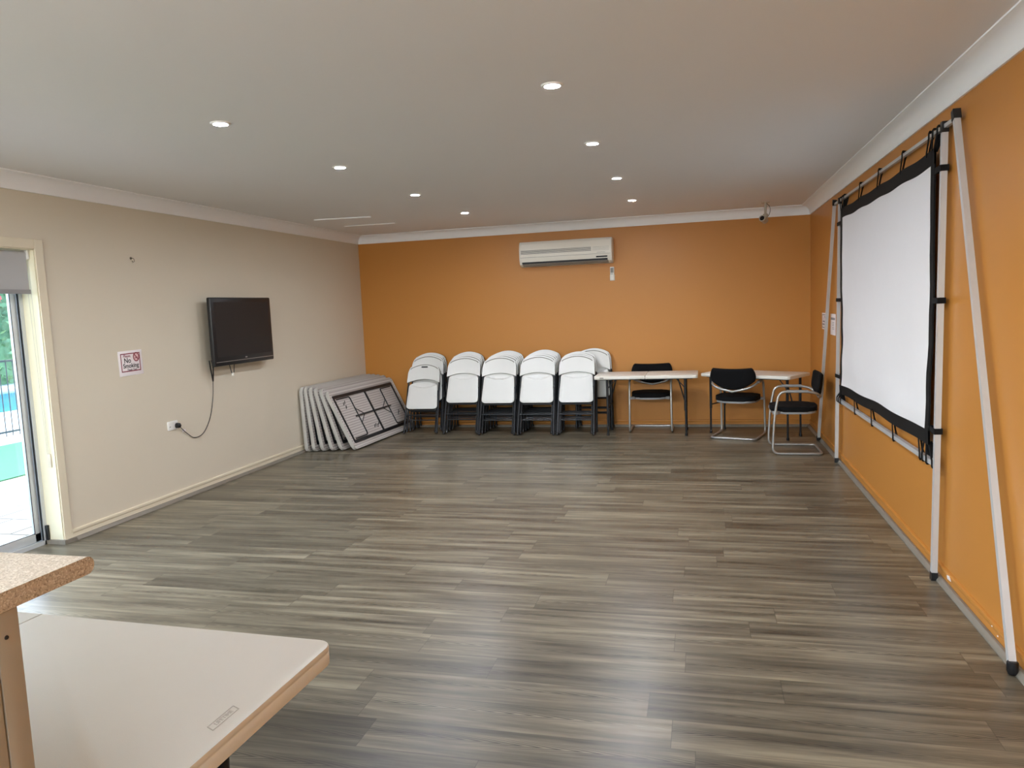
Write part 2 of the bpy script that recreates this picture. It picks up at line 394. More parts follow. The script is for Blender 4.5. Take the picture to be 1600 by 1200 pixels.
# grey vinyl edge strip along the floor
def quad(name, A, B, inward, off=.012, d=.03, h=.026):
    A, B, I = Vector(A), Vector(B), Vector(inward)
    pr = [(off,0), (off+d,0), (off+d,.006), (off+d*.75,h*.7), (off+d*.45,h), (off,h)]; n = len(pr)
    vs = [A+I*a+Vector((0,0,z)) for a, z in pr]+[B+I*a+Vector((0,0,z)) for a, z in pr]
    fs = [(k, (k+1) % n, n+(k+1) % n, n+k) for k in range(n)]+[tuple(range(n))[::-1], tuple(range(n, 2*n))]
    return struct(name, MB().add(vs, fs), M['quad'], smooth=20)
quad('trim_5', (0,0,0), (W,0,0), (0,-1,0)); quad('trim_6', (W,YB,0), (W,0,0), (-1,0,0)); quad('trim_7', (0,-5.15,0), (0,0,0), (1,0,0))
struct('trim_8', MB().box(-.15, .03, DY0-.022, DY0, 0, .03).box(0, .03, DY0, -5.15, 0, .026), M['quad'])
# architrave and reveal lining of the door opening
ar = MB().box(0, .012, DY0, -5.165, 0, DH+.07, .004).box(0, .012, DY1, DY0, DH, DH+.07, .004)
ar.box(0, .012, DY1-.07, DY1, 0, DH+.07, .004)
struct('trim_9', ar, M['creamtrim'])
struct('trim_10', MB().box(-.14, .001, DY0-.006, DY0, 0.03, DH).box(-.14, .001, DY1, DY0, DH-.006, DH), M['jamb'])
# aluminium sliding door
FX0, FX1 = -.2, -.135
dr = MB().box(FX0, FX1, DY0-.034, DY0-.006, 0, DH-.006).box(FX0, FX1, DY1, DY0, 0, .03).box(FX0, FX1, DY1, DY0, DH-.05, DH-.006).box(FX0, FX1, DY1, DY1+.03, 0, DH)
do = struct('door_1', dr, M['alu'])
pa = MB(); Y0 = DY0-.04; YM = -6.42
for y0, y1, xx in ((Y0, YM, -.182), (YM+.05, DY1+.03, -.155)):
    for a in (y0, y1+.05): pa.box(xx, xx+.024, a-.05, a, .032, DH-.05, .003)
    pa.box(xx, xx+.024, y1, y0, .032, .095, .003).box(xx, xx+.024, y1, y0, DH-.1, DH-.05, .003)
pa.build('sliding_sash', M['alu'], do)
gk = MB()
gk.box(-.158, -.1565, Y0-.055, Y0-.0495, .09, DH-.1).box(-.152, -.14, Y0-.001, Y0+.003, .03, DH-.05).box(-.158, -.1565, YM+.05, Y0-.05, .0945, .099)
gk.build('rubber_gasket', M['gasket'], do, smooth=0)
MB().box(-.133, -.112, DY0-.028, DY0-.008, .03, .14, .004).build('door_stop', M['blackplastic'], do)
gp = MB().box(-.173, -.168, YM+.05, Y0-.05, .09, DH-.1).box(-.146, -.141, DY1+.08, YM+.05, .09, DH-.1)
gp.build('glass_pane', M['glass'], do, smooth=0)
# roller blind in the reveal
bl = thing('roller_blind', 'pale grey roller blind rolled down a little over the glass sliding door', 'blind', (-.06, DY0-.01, 2.1))
MB().tube([(0, -.02, 0), (0, DY1-DY0+.05, 0)], .021, 16).build('roller_tube', M['blind'], bl)
bk = MB(); bk.box(-.03, .03, -.018, -.002, -.035, .032, .004).box(-.03, .03, -.002, .004, .02, .032)
bk.build('bracket', M['socket'], bl)
def bf(off):
    return lambda u, v: (.02+off+.0015*math.sin(u*9), -.022+(DY1-DY0+.07)*u, -.005-.25*v)
MB().shell(24, 6, bf(0), bf(.0015)).build('blind_fabric', M['blind'], bl)
MB().tube([(.021, -.019, -.262), (.021, DY1-DY0+.05, -.262)], 0, sq=(.03, .016)).build('bottom_bar', M['blindbar'], bl)
MB().tube([(.02, -.008, -.02), (.022, -.009, -1.43)], .0018, 6).tube([(-.012, -.008, -.02), (.012, -.009, -1.43)], .0018, 6).build('pull_chain', M['chain'], bl)
MB().box(.005, .032, -.006, .004, -1.53, -1.43, .004).build('chain_holder', M['chain'], bl)

# ------------------------------------------------------------------ ceiling fittings
GX = (2.058, 3.878); GY = (-1.62, -3.09, -4.555, -5.94)
dl0 = None
def downlight(x, y, label, group):
    global dl0
    if dl0 is None:
        dl0 = thing('downlight', label, 'ceiling light', (x, y, H), group=group)
        MB().lathe([(.036, -.001), (.038, -.0075), (.05, -.006), (.054, -.001), (.054, 0), (.036, 0)], 28).build('rim', M['lamprim'], dl0)
        MB().lathe([(.0001, -.0035), (.037, -.0035), (.037, -.001), (.0001, -.001)], 24).build('led_disc', M['lamp'], dl0, smooth=0)
    else: dup(dl0, (x, y, H), (0,0,0), label, group)
rn = ['farthest away, near the orange end wall', 'third from the viewer', 'second from the viewer', 'nearest the viewer']
for j, y in enumerate(GY):
    for i, x in enumerate(GX):
        downlight(x, y, 'glowing recessed downlight, %s row, %s' % (('left', 'right')[i], rn[j]), 'recessed downlights in the ceiling')
fb = thing('added_batten_light', 'added bare twin-tube fluorescent batten on the ceiling behind the viewer', 'ceiling light', (1.0, -10.9, H), group='added battens behind the viewer')  # unseen lamps, added to brighten the ceiling and near walls
MB().box(-.62, .62, -.05, .05, -.05, 0, .006).build('added_batten_body', M['lamprim'], fb)
for q in (-.075, .075): MB().tube([(-.58, q, -.085), (.58, q, -.085)], .018, 12).build('added_fluorescent_tube', M['tube'], fb)
dup(fb, (2.9, -10.9, H), (0,0,0), fb['label'])
for a, b, lab in (((.43,-1.975), (1.065,-1.89), 'longer white slim strip on the ceiling, nearer the viewer, far left corner'),
                  ((.427,-1.228), (1.052,-1.185), 'white slim strip on the ceiling, close to the orange wall, far left corner')):
    st = MB().box(-.32, .32, -.018, .018, -.012, 0, .003).build('ceiling_strip', M['cornice'])
    st.location = ((a[0]+b[0])/2, (a[1]+b[1])/2, H); st.rotation_euler = (0, 0, math.atan2(b[1]-a[1], b[0]-a[0]))
    st['label'] = lab; st['category'] = 'ceiling strip'; st['group'] = 'white strips on the ceiling'

sc = thing('security_camera', 'small beige security camera hanging on a short pole in the far right corner', 'camera', (5.27, -.6, H))
MB().lathe([(.045, -.008), (.045, 0)], 20).build('mount_plate', M['camgrey'], sc)
MB().tube([(0,0,-.005), (0,0,-.16)], .013, 12).build('pole', M['camgrey'], sc)
MB().lathe([(.0001,-.175), (.026,-.17), (.03,-.15), (.026,-.13), (.014,-.125)], 16).build('swivel_joint', M['camgrey'], sc)
R = Matrix.Translation((-.02,-.01,-.19)) @ Euler((math.radians(80), 0, math.radians(-22))).to_matrix().to_4x4()
MB().lathe([(.028,-.06), (.036,-.05), (.037,.05), (.034,.062), (.026,.062), (.026,.052)], 22, R).build('housing', M['camgrey'], sc)
MB().lathe([(.0001,.0545), (.026,.0545), (.026,.05), (.0001,.05)], 20, R).build('lens', M['lens'], sc)
MB().tube(fillet([(.008,0,-.01), (.05,0,-.05), (.05,0,-.12), (.02,.02,-.17)], .03), .003, 6).build('cable', M['gunmetal'], sc)

# ------------------------------------------------------------------ air conditioner and its remote
ac = thing('air_conditioner', 'long ivory split-system air conditioner high on the orange wall', 'air conditioner', (2.90, 0, 2.09))
AW, AH, AD = 1.19, .315, .19; hw = AW/2
prof = [(0, .0), (-AD*.55, .0), (-AD*.84, .03), (-AD*.97, .085), (-AD, .14), (-AD*.985, .22), (-AD*.9, .285), (-AD*.75, AH), (0, AH)]
def extr(mb, prof, x0, x1):
    n = len(prof); vs = [(x0, y, z) for y, z in prof]+[(x1, y, z) for y, z in prof]
    return mb.add(vs, [(k, (k+1) % n, n+(k+1) % n, n+k) for k in range(n)]+[tuple(range(n))[::-1], tuple(range(n, 2*n))])
extr(MB(), prof, -hw+.025, hw-.025).build('body', M['acw'], ac, smooth=25)
for sx in (-1, 1):
    ec = MB()
    p2 = [(y*1.0, z) for y, z in prof]
    n = len(p2); a = sx*(hw-.025); b = sx*(hw-.006); c = sx*hw
    rings = [[(a, y, z) for y, z in p2], [(b, y*.97, .157+(z-.157)*.985) for y, z in p2], [(c, y*.86, .157+(z-.157)*.93) for y, z in p2]]
    vs = [p for r in rings for p in r]; fs = []
    for i in range(2):
        for k in range(n): fs.append((i*n+k, i*n+(k+1) % n, (i+1)*n+(k+1) % n, (i+1)*n+k))
    fs.append(tuple(range(2*n, 3*n))); fs.append(tuple(range(n)))
    ec.add(vs, fs).build('end_cap', M['acw'], ac, smooth=30)
gr = MB()
for k in range(5): gr.box(-hw+.03, hw-.26, -AD-.0025, -AD*.97, .157+k*.0105, .157+k*.0105+.0055)
gr.build('intake_grille', M['acgrey'], ac, smooth=0)
gr2 = MB()
for k in range(4): gr2.box(hw-.245, hw-.035, -AD-.0015, -AD*.97, .16+k*.0135, .16+k*.0135+.002)
gr2.box(-hw+.02, hw-.02, -AD-.0008, -AD*.95, .114, .117)
gr2.build('panel_line', M['acgrey'], ac, smooth=0)
MB().box(hw-.2, hw-.06, -AD*.995-.001, -AD*.9, .072, .088, .002).build('display_window', M['acdark'], ac)
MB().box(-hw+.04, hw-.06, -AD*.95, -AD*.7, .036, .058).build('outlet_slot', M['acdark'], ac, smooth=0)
lv = MB()
for k in range(2): lv.tube([(-hw+.045, -AD*.9+.03*k, .026-.016*k), (hw-.05, -AD*.9+.03*k, .026-.016*k)], 0, sq=(.005, .035), up=(0, .35, 1))
lv.build('louvre', M['acgrey'], ac)
MB().box(hw-.19, hw-.085, -AD-.002, -AD+.002, .131, .1345).build('badge', M['acgrey'], ac, smooth=0)
rc = thing('wall_mount_remote_control', 'white remote control in a wall holder below the air conditioner', 'remote control', (3.47, 0, 1.87))
MB().box(-.026, .026, -.026, -.004, .01, .172, .006).build('body', M['whitepl'], rc)
MB().box(-.03, .03, -.02, 0, 0, .075, .004).build('holder', M['whitepl'], rc)
MB().box(-.02, .02, -.0275, -.025, .098, .16, .001).build('display', M['acgrey'], rc, label='dark grey display')
bt = MB()
for i in range(2):
    for j in range(2): bt.box(-.016+i*.018, -.006+i*.018, -.028, -.025, .078+j*.009, .083+j*.009)
bt.build('button', M['ink'], rc, smooth=0)

# ------------------------------------------------------------------ television, socket, signs on the cream wall
tv = thing('television', 'black flat television on a wall bracket with hanging cords on the cream wall', 'television', (0, -3.0, 1.46))
TX0, TX1, TY, TZ0, TZ1 = .055, .135, .5, -.315, .335
shell_ = MB().box(TX1-.045, TX1, -TY, TY, TZ0, TZ1, .012, 3).box(TX0, TX1-.04, -TY+.06, TY-.06, TZ0+.05, TZ1-.08, .015, 2)
shell_.build('casing', M['blackplastic'], tv)
MB().box(TX1-.002, TX1+.0015, -TY+.045, TY-.045, TZ0+.085, TZ1-.045).build('screen', M['screenblk'], tv, smooth=0)
MB().box(TX1-.002, TX1+.003, -TY+.02, TY-.02, TZ0+.036, TZ0+.041).build('silver_line', M['silver'], tv, smooth=0)
MB().prism([(.018*math.cos(a*PI/8), .0065*math.sin(a*PI/8)) for a in range(16)], 0, .003, Matrix.Translation((TX1-.001, .0, TZ0+.06)) @ Matrix(((0,0,1,0),(1,0,0,0),(0,1,0,0),(0,0,0,1)))).build('badge', M['silver'], tv, smooth=0)
MB().box(0, .012, -.22, .22, -.12, .16, .003).box(.01, TX0+.01, -.16, -.12, -.15, .18).box(.01, TX0+.01, .12, .16, -.15, .18).build('wall_bracket', M['black'], tv)
pc = MB()
pc.tube([(.06, -.20, TZ0+.06), (.06, -.15, TZ0-.09)], .004, 6).tube([(.06, -.09, TZ0+.06), (.06, -.115, TZ0-.085)], .004, 6)
pc.build('pull_cord', M['gunmetal'], tv)
MB().lathe([(.0001,-.02), (.011,-.014), (.011,.008), (.004,.018)], 12, Matrix.Translation((.06,-.135,TZ0-.1))).build('cord_end', M['whitepl'], tv)
cb = [(.05,-.44,TZ0+.06), (.04,-.405,TZ0-.06), (.03,-.41,TZ0-.14), (.012,-.41,-.62), (.008,-.47,-.80), (.008,-.585,-.925), (.008,-.715,-.945), (.012,-.82,-.885), (.022,-.925,-.805)]
cv = []
Pc = [Vector(p) for p in cb]
for i in range(len(Pc)-1):
    p0, p1, p2, p3 = Pc[max(i-1,0)], Pc[i], Pc[i+1], Pc[min(i+2,len(Pc)-1)]
    for k in range(8):
        q = k/8; cv.append(.5*((2*p1)+(p2-p0)*q+(2*p0-5*p1+4*p2-p3)*q*q+(3*p1-p0-3*p2+p3)*q**3))
cv.append(Pc[-1])
cord = MB().tube(cv, .0034, 8); cord.tube([(.05,-.47,TZ0+.06), (.04,-.425,TZ0-.14)], .006, 8).tube([(.05,-.41,TZ0+.06), (.036,-.416,TZ0-.14)], .006, 8)
co_ = cord.build('power_cord', M['blackplastic'], tv)
MB().box(.006, .010, -.87, -.83, -.87, -.845).build('cord_tag', M['paper'], co_, smooth=0)
MB().lathe([(.0001,.045), (.012,.04), (.022,.03), (.024,.0)], 18, Matrix.Translation((.012,-.945,-.795)) @ Euler((0, PI/2, 0)).to_matrix().to_4x4()).build('plug', M['blackplastic'], tv)
so = thing('power_socket', 'white double wall socket with a black plug in its right side, cream wall', 'socket', (0, -3.99, .672))
MB().box(0, .011, -.065, .065, -.04, .04, .004).build('face_plate', M['socket'], so)
for y in (-.042, .0): MB().box(.010, .0145, y-.008, y+.006, .012, .03, .001).build('switch', M['whitepl'], so)
MB().box(.0105, .0115, -.047, -.042, -.012, -.004).box(.0105, .0115, -.036, -.031, -.012, -.004).build('pin_slot', M['ink'], so, smooth=0)
hk = thing('wall_hook', 'small metal hook alone on the bare cream wall above the sign', 'hook', (0, -4.305, 2.12))
MB().lathe([(.011,0), (.011,.004)], 14, Euler((0, PI/2, 0)).to_matrix().to_4x4()).build('back_plate', M['brass'], hk)
MB().tube(fillet([(.002,0,.0), (.03,0,-.002), (.034,0,-.03), (.016,0,-.032), (.014,0,-.02)], .012), .003, 8).build('hook_arm', M['brass'], hk)

XF = lambda x, y, z, s=1: Matrix.Translation((x, y, z)) @ Matrix(((0,0,1,0),(1,0,0,0),(0,1,0,0),(0,0,0,1)))   # text facing +X, reading along +Y
sg = thing('no_smoking_sign', 'square white sign reading No Smoking with a red ban symbol, cream wall', 'sign', (0, -4.415, 1.263), (math.radians(1.0), 0, 0))
sw_, sh_ = .266, .204
MB().box(.001, .004, -sw_/2, sw_/2, -sh_/2, sh_/2, .001).build('sign_board', M['paper'], sg)
bd = MB(); a, b, c, d = -sw_*.41, sw_*.40, sh_*.40, -sh_*.34; e = .008
for x0, x1, y0, y1 in ((a,b,c-e,c), (a,b,d,d+e), (a,a+e,d,c), (b-e,b,d,c)): bd.box(.0035, .0046, x0, x1, y0, y1)
bd.build('border', M['red'], sg, smooth=0)
t1 = MB(); textmesh('Please,', .032, .0004, XF(.0045, -.04, .059), t1, shear=.3, bold=.0003); t1.build('red_lettering', M['red'], sg, smooth=0)
t2 = MB(); textmesh('No', .058, .0004, XF(.0045, -.036, .021), t2, bold=.0008); textmesh('Smoking', .051, .0004, XF(.0045, -.002, -.022), t2, bold=.0008)
textmesh('Thank You!', .023, .0004, XF(.0045, .005, -.055), t2, shear=.1, bold=.0002); t2.build('black_lettering', M['ink'], sg, smooth=0)
bs = MB(); cx, cy, r = .064, .046, .034
bs.tube([(.0046, cx+r*math.cos(k*PI/16)*.9, cy+r*math.sin(k*PI/16)) for k in range(32)], 0, closed=True, sq=(.0014, .008), up=(1,0,0))
bs.tube([(.0046, cx-r*.62, cy+r*.7), (.0046, cx+r*.62, cy-r*.7)], 0, sq=(.0014, .008), up=(1,0,0))
bs.tube([(.0044, cx-r*.5, cy-r*.3), (.0044, cx+r*.5, cy-.1*r)], 0, sq=(.001, .006), up=(1,0,0))
bs.build('ban_symbol', M['red'], sg, smooth=0)
MB().prism([(r*.86*math.cos(k*PI/12), r*.94*math.sin(k*PI/12)) for k in range(24)], 0, .0004, XF(.0038, cx, cy)).build('ban_disc', M['pink'], sg, smooth=0)

# notices on the orange right wall behind the stand
n1 = thing('wall_notice', 'small white notice with a dark graphic on the orange wall near the corner', 'notice', (W, -1.04, 1.3), group='paper notices on the orange wall')
MB().box(-.004, -.001, -.13, .13, -.085, .09, .001).build('paper_sheet', M['paper'], n1)
q = MB(); e = .009
for x0, x1, y0, y1 in ((-.11,.11,.066,.066+e), (-.11,.11,-.06-e,-.06), (-.11,-.11+e,-.066,.07), (.11-e,.11,-.066,.07)): q.box(-.0048, -.0035, x0, x1, y0, y1)
q.tube([(-.0046, -.05+.03*math.cos(k*PI/12), .024+.03*math.sin(k*PI/12)) for k in range(24)], 0, closed=True, sq=(.001, .008), up=(1,0,0))
for z, w_ in ((.0, .07), (-.03, .09)): q.box(-.0046, -.0035, -w_+.02, w_, z-.008, z+.008)
q.build('printed_graphic', M['greyprint'], n1, smooth=0)
n2 = thing('wall_notice', 'white paper notice with grey printing on the orange wall beside the far screen post', 'notice', (W, -1.6, 1.285), group='paper notices on the orange wall')
MB().box(-.004, -.001, -.145, .145, -.105, .105, .001).build('paper_sheet', M['paper'], n2)
q = MB()
q.box(-.0046, -.0035, -.12, .12, .045, .068)
for z in (.02, .005, -.01, -.03, -.045): q.box(-.0046, -.0035, -.07, .03, z-.0025, z+.0025)
q.build('printed_lines', M['greyprint'], n2, smooth=0)

# ------------------------------------------------------------------ projection screen and its stand
stand = thing('screen_stand', 'tall aluminium A-frame stand holding the white projection screen against the orange wall', 'stand', (5.775, -3.7, 0))
def yy(y): return y+3.7
PN, PF, PT = -5.18, -2.105, 2.455
def lx(z): return -.002+.016*z/PT
for y in (PN, PF):
    p = MB().tube([(lx(.04), yy(y), .04), (lx(PT-.05), yy(y)+(.0 if y == PN else -.05), PT-.05)], 0, sq=(.029, .029), up=(1,0,0)).build('post', M['postalu'], stand)
    MB().tube([(lx(0), yy(y), .001), (lx(.045), yy(y), .045)], 0, sq=(.033, .033), up=(1,0,0)).build('foot_cap', M['blackplastic'], p)
    yt = yy(y)+(.0 if y == PN else -.05)
    MB().tube([(lx(PT), yt, PT-.06), (lx(PT), yt, PT-.005)], 0, sq=(.034, .034), up=(1,0,0)).build('corner_joint', M['blackplastic'], p)
for yt, yb in ((-5.375, -6.25), (-1.89, -1.0)):
    g = MB().tube([(lx(.05), yy(yb), .045), (lx(PT)-.004, yy(yt), PT-.02)], 0, sq=(.028, .028), up=(1,0,0)).build('brace_leg', M['postalu'], stand)
    d = Vector((lx(PT)-lx(.05), yt-yb, PT-.06)).normalized(); a = Vector((lx(.05), yy(yb), .045)); b = Vector((lx(PT)-.004, yy(yt), PT-.02))
    MB().lathe([(.0001,0), (.017,.003), (.022,.016), (.022,.052), (.018,.057)], 18, Matrix.Translation((lx(0), yy(yb)-d.y*.03, .001))).build('foot_cap', M['blackplastic'], g)
    MB().tube([b-d*.02, b+d*.03], 0, sq=(.036, .036), up=(1,0,0)).build('end_cap', M['blackplastic'], g)
MB().tube([(lx(PT)+.002, yy(-5.36), PT-.03), (lx(PT)+.002, yy(-1.9), PT-.03)], 0, sq=(.02, .02), up=(1,0,0)).build('top_bar', M['postalu'], stand)
MB().tube([(lx(.65), yy(PN)+.02, .645), (lx(.65), yy(PF)-.04, .612)], 0, sq=(.024, .028), up=(1,0,0)).build('lower_bar', M['postalu'], stand)

scr = thing('projection_screen', 'large white cloth projection screen with black webbing border tied to a stand', 'projection screen', (5.775, -3.7, 0))
# outline of the hanging cloth: near end y0, far end y1
def zt(y):
    k = ((y+5.06)/(2.74)); return 2.248 + .004*math.cos(k*PI*8.6) + .008*(abs(k-.5)*2)**3
def zb(y):
    k = ((y+5.06)/(2.74)); return .806 - .045*k + .004*math.sin(k*PI*5+1)
NY0, NY1 = -5.035, -2.385
def xs(u, v): return -.004 + .004*math.sin(u*17+v*5)*(.3+v) + .005*math.sin(u*7.3-v*9)*v + .003*math.sin(v*31+u*4)*v
def cloth(off):
    def f(u, v):
        y = NY0+(NY1-NY0)*u; a, b = zb(y), zt(y); return (xs(u, 1-v)+off, yy(y), a+(b-a)*v)
    return f
MB().shell(70, 44, cloth(0), cloth(.003)).build('screen_cloth', M['fabricw'], scr, smooth=60)
bm_ = MB()
def strip(n, fin, fout):
    A = [(fin(k/n), fout(k/n)) for k in range(n+1)]; vs = []; fs = []
    for p, q_ in A: vs += [(p[0]-.003, p[1], p[2]), (q_[0]-.003, q_[1], q_[2]), (q_[0]+.006, q_[1], q_[2]), (p[0]+.006, p[1], p[2])]
    for k in range(n):
        for j in range(4): fs.append((4*k+j, 4*k+(j+1) % 4, 4*k+4+(j+1) % 4, 4*k+4+j))
    fs += [(0,1,2,3), (4*n+3,4*n+2,4*n+1,4*n)]
    bm_.add(vs, fs)
BY0, BY1 = -5.085, -2.315
fy_ = lambda u: BY0+(BY1-BY0)*u
strip(60, lambda u: (xs(u, 0)-.001, yy(fy_(u)), zt(fy_(u))-.006), lambda u: (xs(u, 0)+.002, yy(fy_(u)), zt(fy_(u))+.078))
strip(60, lambda u: (xs(u, 1)-.001, yy(fy_(u)), zb(fy_(u))+.006), lambda u: (xs(u, 1)+.002, yy(fy_(u)), zb(fy_(u))-.074))
strip(20, lambda u: (xs(0, 1-u)-.002, yy(NY0+.006), .735+(2.328-.735)*u), lambda u: (xs(0, 1-u), yy(BY0), .735+(2.328-.735)*u))
strip(20, lambda u: (xs(1, 1-u)-.002, yy(NY1-.006), .69+(2.328-.69)*u), lambda u: (xs(1, 1-u), yy(BY1), .69+(2.328-.69)*u))
bm_.build('webbing_border', M['webbing'], scr, smooth=40)
def tie(y, top, sp=.06, yend=None):
    mb = MB(); z0 = (zt(y)+.06) if top else (zb(y)-.06); zr = PT-.03 if top else .645-.033*(y-PN)/(PF-PN)
    ye = y if yend is None else yend; s = 1 if top else -1; r = .014 if top else .019
    fx, bx = (-.01, .03) if top else (-.016, .024)
    pts = [(-.007, yy(y), z0), (fx, yy(ye-sp), zr-s*.02), (fx, yy(ye-sp), zr+s*r), (bx, yy(ye-sp*.4), zr+s*r), (bx, yy(ye+sp*.6), zr-s*(r+.004)), (.006, yy(y+.006), z0)]
    mb.tube(fillet(pts, .006, 3), 0, sq=(.005, .016), up=(1,0,0)); return mb
for y in (-3.09, -3.73, -4.37, -4.93): tie(y, True).build('tie_strap', M['webbing'], scr)
for y, e in ((-2.33, -2.27), (-2.37, -2.37), (-2.45, -2.45), (-5.04, -5.04), (-5.07, -5.12)): tie(y, True, .02, e).build('tie_strap', M['webbing'], scr)
for y in (-2.97, -3.6, -4.24, -4.86): tie(y, False).build('tie_strap', M['webbing'], scr)
for y, e in ((-2.33, -2.18), (-2.36, -2.27), (-2.4, -2.36), (-4.98, -4.95), (-5.02, -5.03), (-5.06, -5.14)): tie(y, False, .02, e).build('tie_strap', M['webbing'], scr)
for z in (2.215, 1.53, .83):
    for yb, yp, s in ((BY0, PN, -1), (BY1, PF-.05*z/PT, 1)):
        mb = MB(); w = .024
        pts = [(-.002, yy(yb)-s*.02, z), (-.019+lx(z), yy(yp)-s*.019, z), (-.019+lx(z), yy(yp)+s*.019, z), (.019+lx(z), yy(yp)+s*.019, z), (.019+lx(z), yy(yp)-s*.019, z), (.003, yy(yb)-s*.01, z)]
        mb.tube(pts, 0, sq=(.003, .036), up=(1, 0, 0)) if False else mb.tube(pts, 0, sq=(.032, .004), up=(0,0,1))
        mb.build('side_strap', M['webbing'], scr)

# ------------------------------------------------------------------ folded white chairs
def chair_parts(root, k=1.0, drop=0., L=1.02, handle=False):
    tz = L
    for s in (-1, 1):
        lg = MB().tube(fillet([(s*.226, 0, .012), (s*.215, 0, .74*k), (s*.205, .004, tz-.12)], .1), .0125, 10).build('leg', M['gunmetal'], root)
        MB().lathe([(.0001,0), (.016,.002), (.0165,.03), (.0145,.034)], 14, Matrix.Translation((s*.226, 0, 0))).build('foot_cap', M['blackplastic'], lg)
    for s in (-1, 1):
        lg = MB().tube([(s*.196, .023, .035), (s*.193, .023, .62*k)], .0115, 10).build('leg', M['black'], root)
        MB().lathe([(.0001,.02), (.015,.022), (.0155,.05), (.013,.054)], 14, Matrix.Translation((s*.196, .023, 0))).build('foot_cap', M['blackplastic'], lg)
        hg = MB().box(s*.19-.012, s*.19+.012, -.012, .024, .53*k, .60*k, .004); hg.build('hinge', M['black'], root)
    MB().tube([(-.222, .0, .262*k), (.222, .0, .262*k)], .0085, 8).build('crossbar', M['gunmetal'], root)
    MB().tube([(-.196, .023, .196*k), (.196, .023, .196*k)], .0085, 8).build('crossbar', M['gunmetal'], root)
    zb_, zt_ = tz-.27, tz
    top_ = lambda x: zt_-.072*x*x-.05*max(0, (abs(x)-.84)/.16)**2
    def bk(off, thin=0.):
        def f(u, v):
            x = (u-.5)*2
            b = zb_+.052*(1-x*x)+thin; t = top_(x)-thin
            r = .226-.008*v-thin
            e = min(1, min(v, 1-v)*8); edge = .005*(1-e) if off == 0 else 0
            return (x*r, -.014-.02*x*x+off+edge, b+(t-b)*v)
        return f
    back = MB().shell(32, 14, bk(0), bk(.008)).build('backrest', M['white'], root, smooth=50)
    MB().shell(32, 6, bk(.008, .0), bk(.036, .001)).build('ribbed_rear', M['ribbed'], back, smooth=50)
    rl = MB(); P = []
    for i in range(25):
        x = -.9+1.8*i/24; P.append((x*.212, -.0145-.02*x*x, top_(x)-.024))
    rl.tube(P, .0048, 6); rl.build('rim_shade_line', M['acgrey'], back)  # grey line: shade of the recessed rim edge put into the colour
    if handle:
        MB().prism(rrect(-.045, .045, -.009, .009, .0088), -.004, .006,
                   Matrix.Translation((0, -.014, zt_-.055)) @ Euler((PI/2, 0, 0)).to_matrix().to_4x4()).build('handle_slot', M['gunmetal'], back)
    zs0, zs1 = .405*k-drop, .768*k-drop
    def st(off):
        def f(u, v):
            x = (u-.5)*2; rr = .213-.016*v
            c = 1-.05*max(0, (abs(v-.5)*2-.86)/.14)**2
            cz = .016*max(0, (abs(x)-.8)/.2)**2; t = zs1+.034*(1-x*x)
            z = zs0+(t-zs0)*v; z += cz if v < .5 else -cz
            zl = zs1-.05*(1-x*x)-.006
            q = max(0, min(1, (z-zl)/.014)); dish = .046*q*q*(3-2*q)*max(0, 1-abs(x)**6)
            edge = (.007 if off == 0 else -.004)*(1-min(1, min(u, 1-u, v, 1-v)*14))
            return (x*rr*c, -.03+off*(1-.6*q)+dish*(1 if off == 0 else .9)+edge-.004*(1-v), z)
        return f
    MB().shell(30, 40, st(0), st(.022)).build('seat', M['white'], root, smooth=60)
    MB().tube(fillet([(-.19, -.002, .5*k-drop), (-.198, -.004, zs0-.014), (.198, -.004, zs0-.014), (.19, -.002, .5*k-drop)], .03), .011, 8).build('seat_frame', M['black'], root)

CG = 'white folding chairs stacked against the orange wall'
ORD = ['frontmost', 'second from front', 'third from front', 'fourth from front', 'fifth from front', 'rearmost']
STN = ['leftmost stack', 'second stack from left', 'middle stack', 'fourth stack from left', 'rightmost front stack']
ch0 = thing('folding_chair', 'x', 'folding chair', group=CG); chair_parts(ch0)
LC = 1.02
first = True
def place(x, top_y, a, label, src=None, L=LC):
    global first
    a = math.radians(a); loc = (x, top_y-L*math.sin(a), .002+.018*math.sin(a)); rot = (-a, 0, 0)
    if src is None and first:
        ch0.location = loc; ch0.rotation_euler = rot; ch0['label'] = label; first = False; return ch0
    return dup(ch0 if src is None else src, loc, rot, label, CG)
stacks = [(1.015, 3, 14., 3., 0), (1.565, 5, 20., 4., 1), (2.058, 6, 20.5, 3.5, 2), (2.555, 6, 20.5, 3.5, 3), (3.045, 3, 20.5, 14., 4)]
for sx, n, af, ab, k in stacks:
    for i in range(n):                       # i = 0 at the front
        f = i/(n-1); base = -.06 if k != 4 else -.235
        ty = base-.06*(n-1-i); an = af+(ab-af)*f
        nm = ORD[i+(1 if k == 0 else 0)] if i < n-1 else 'rearmost'
        place(sx-.012*i*(.5 if k < 2 else -.3)+random.uniform(-.004, .004), ty, an, 'white folding chair, %s in the %s of chairs' % (nm, STN[k]))
for i, (ty, an) in enumerate(((-.132, 3.2), (-.05, 3.))):
    place(3.205+.01*i, ty, an, ('white folding chair poking up behind the rightmost stack, nearer the viewer', 'white folding chair behind the rightmost stack, flat against the orange wall')[i])
chs = thing('folding_chair', 'shorter white folding chair with a handle slot, frontmost of the leftmost stack', 'folding chair',
            (.995, -.60, .006), (-math.radians(20), 0, 0), CG)
chair_parts(chs, k=.93, drop=.055, L=.945, handle=True)

# ------------------------------------------------------------------ folded trestle tables leaning on the cream wall
TL, TWd, TT = 1.70, .76, .04
lt0 = thing('folded_table', 'x', 'folding table', group='folded plastic tables leaning on the cream wall')
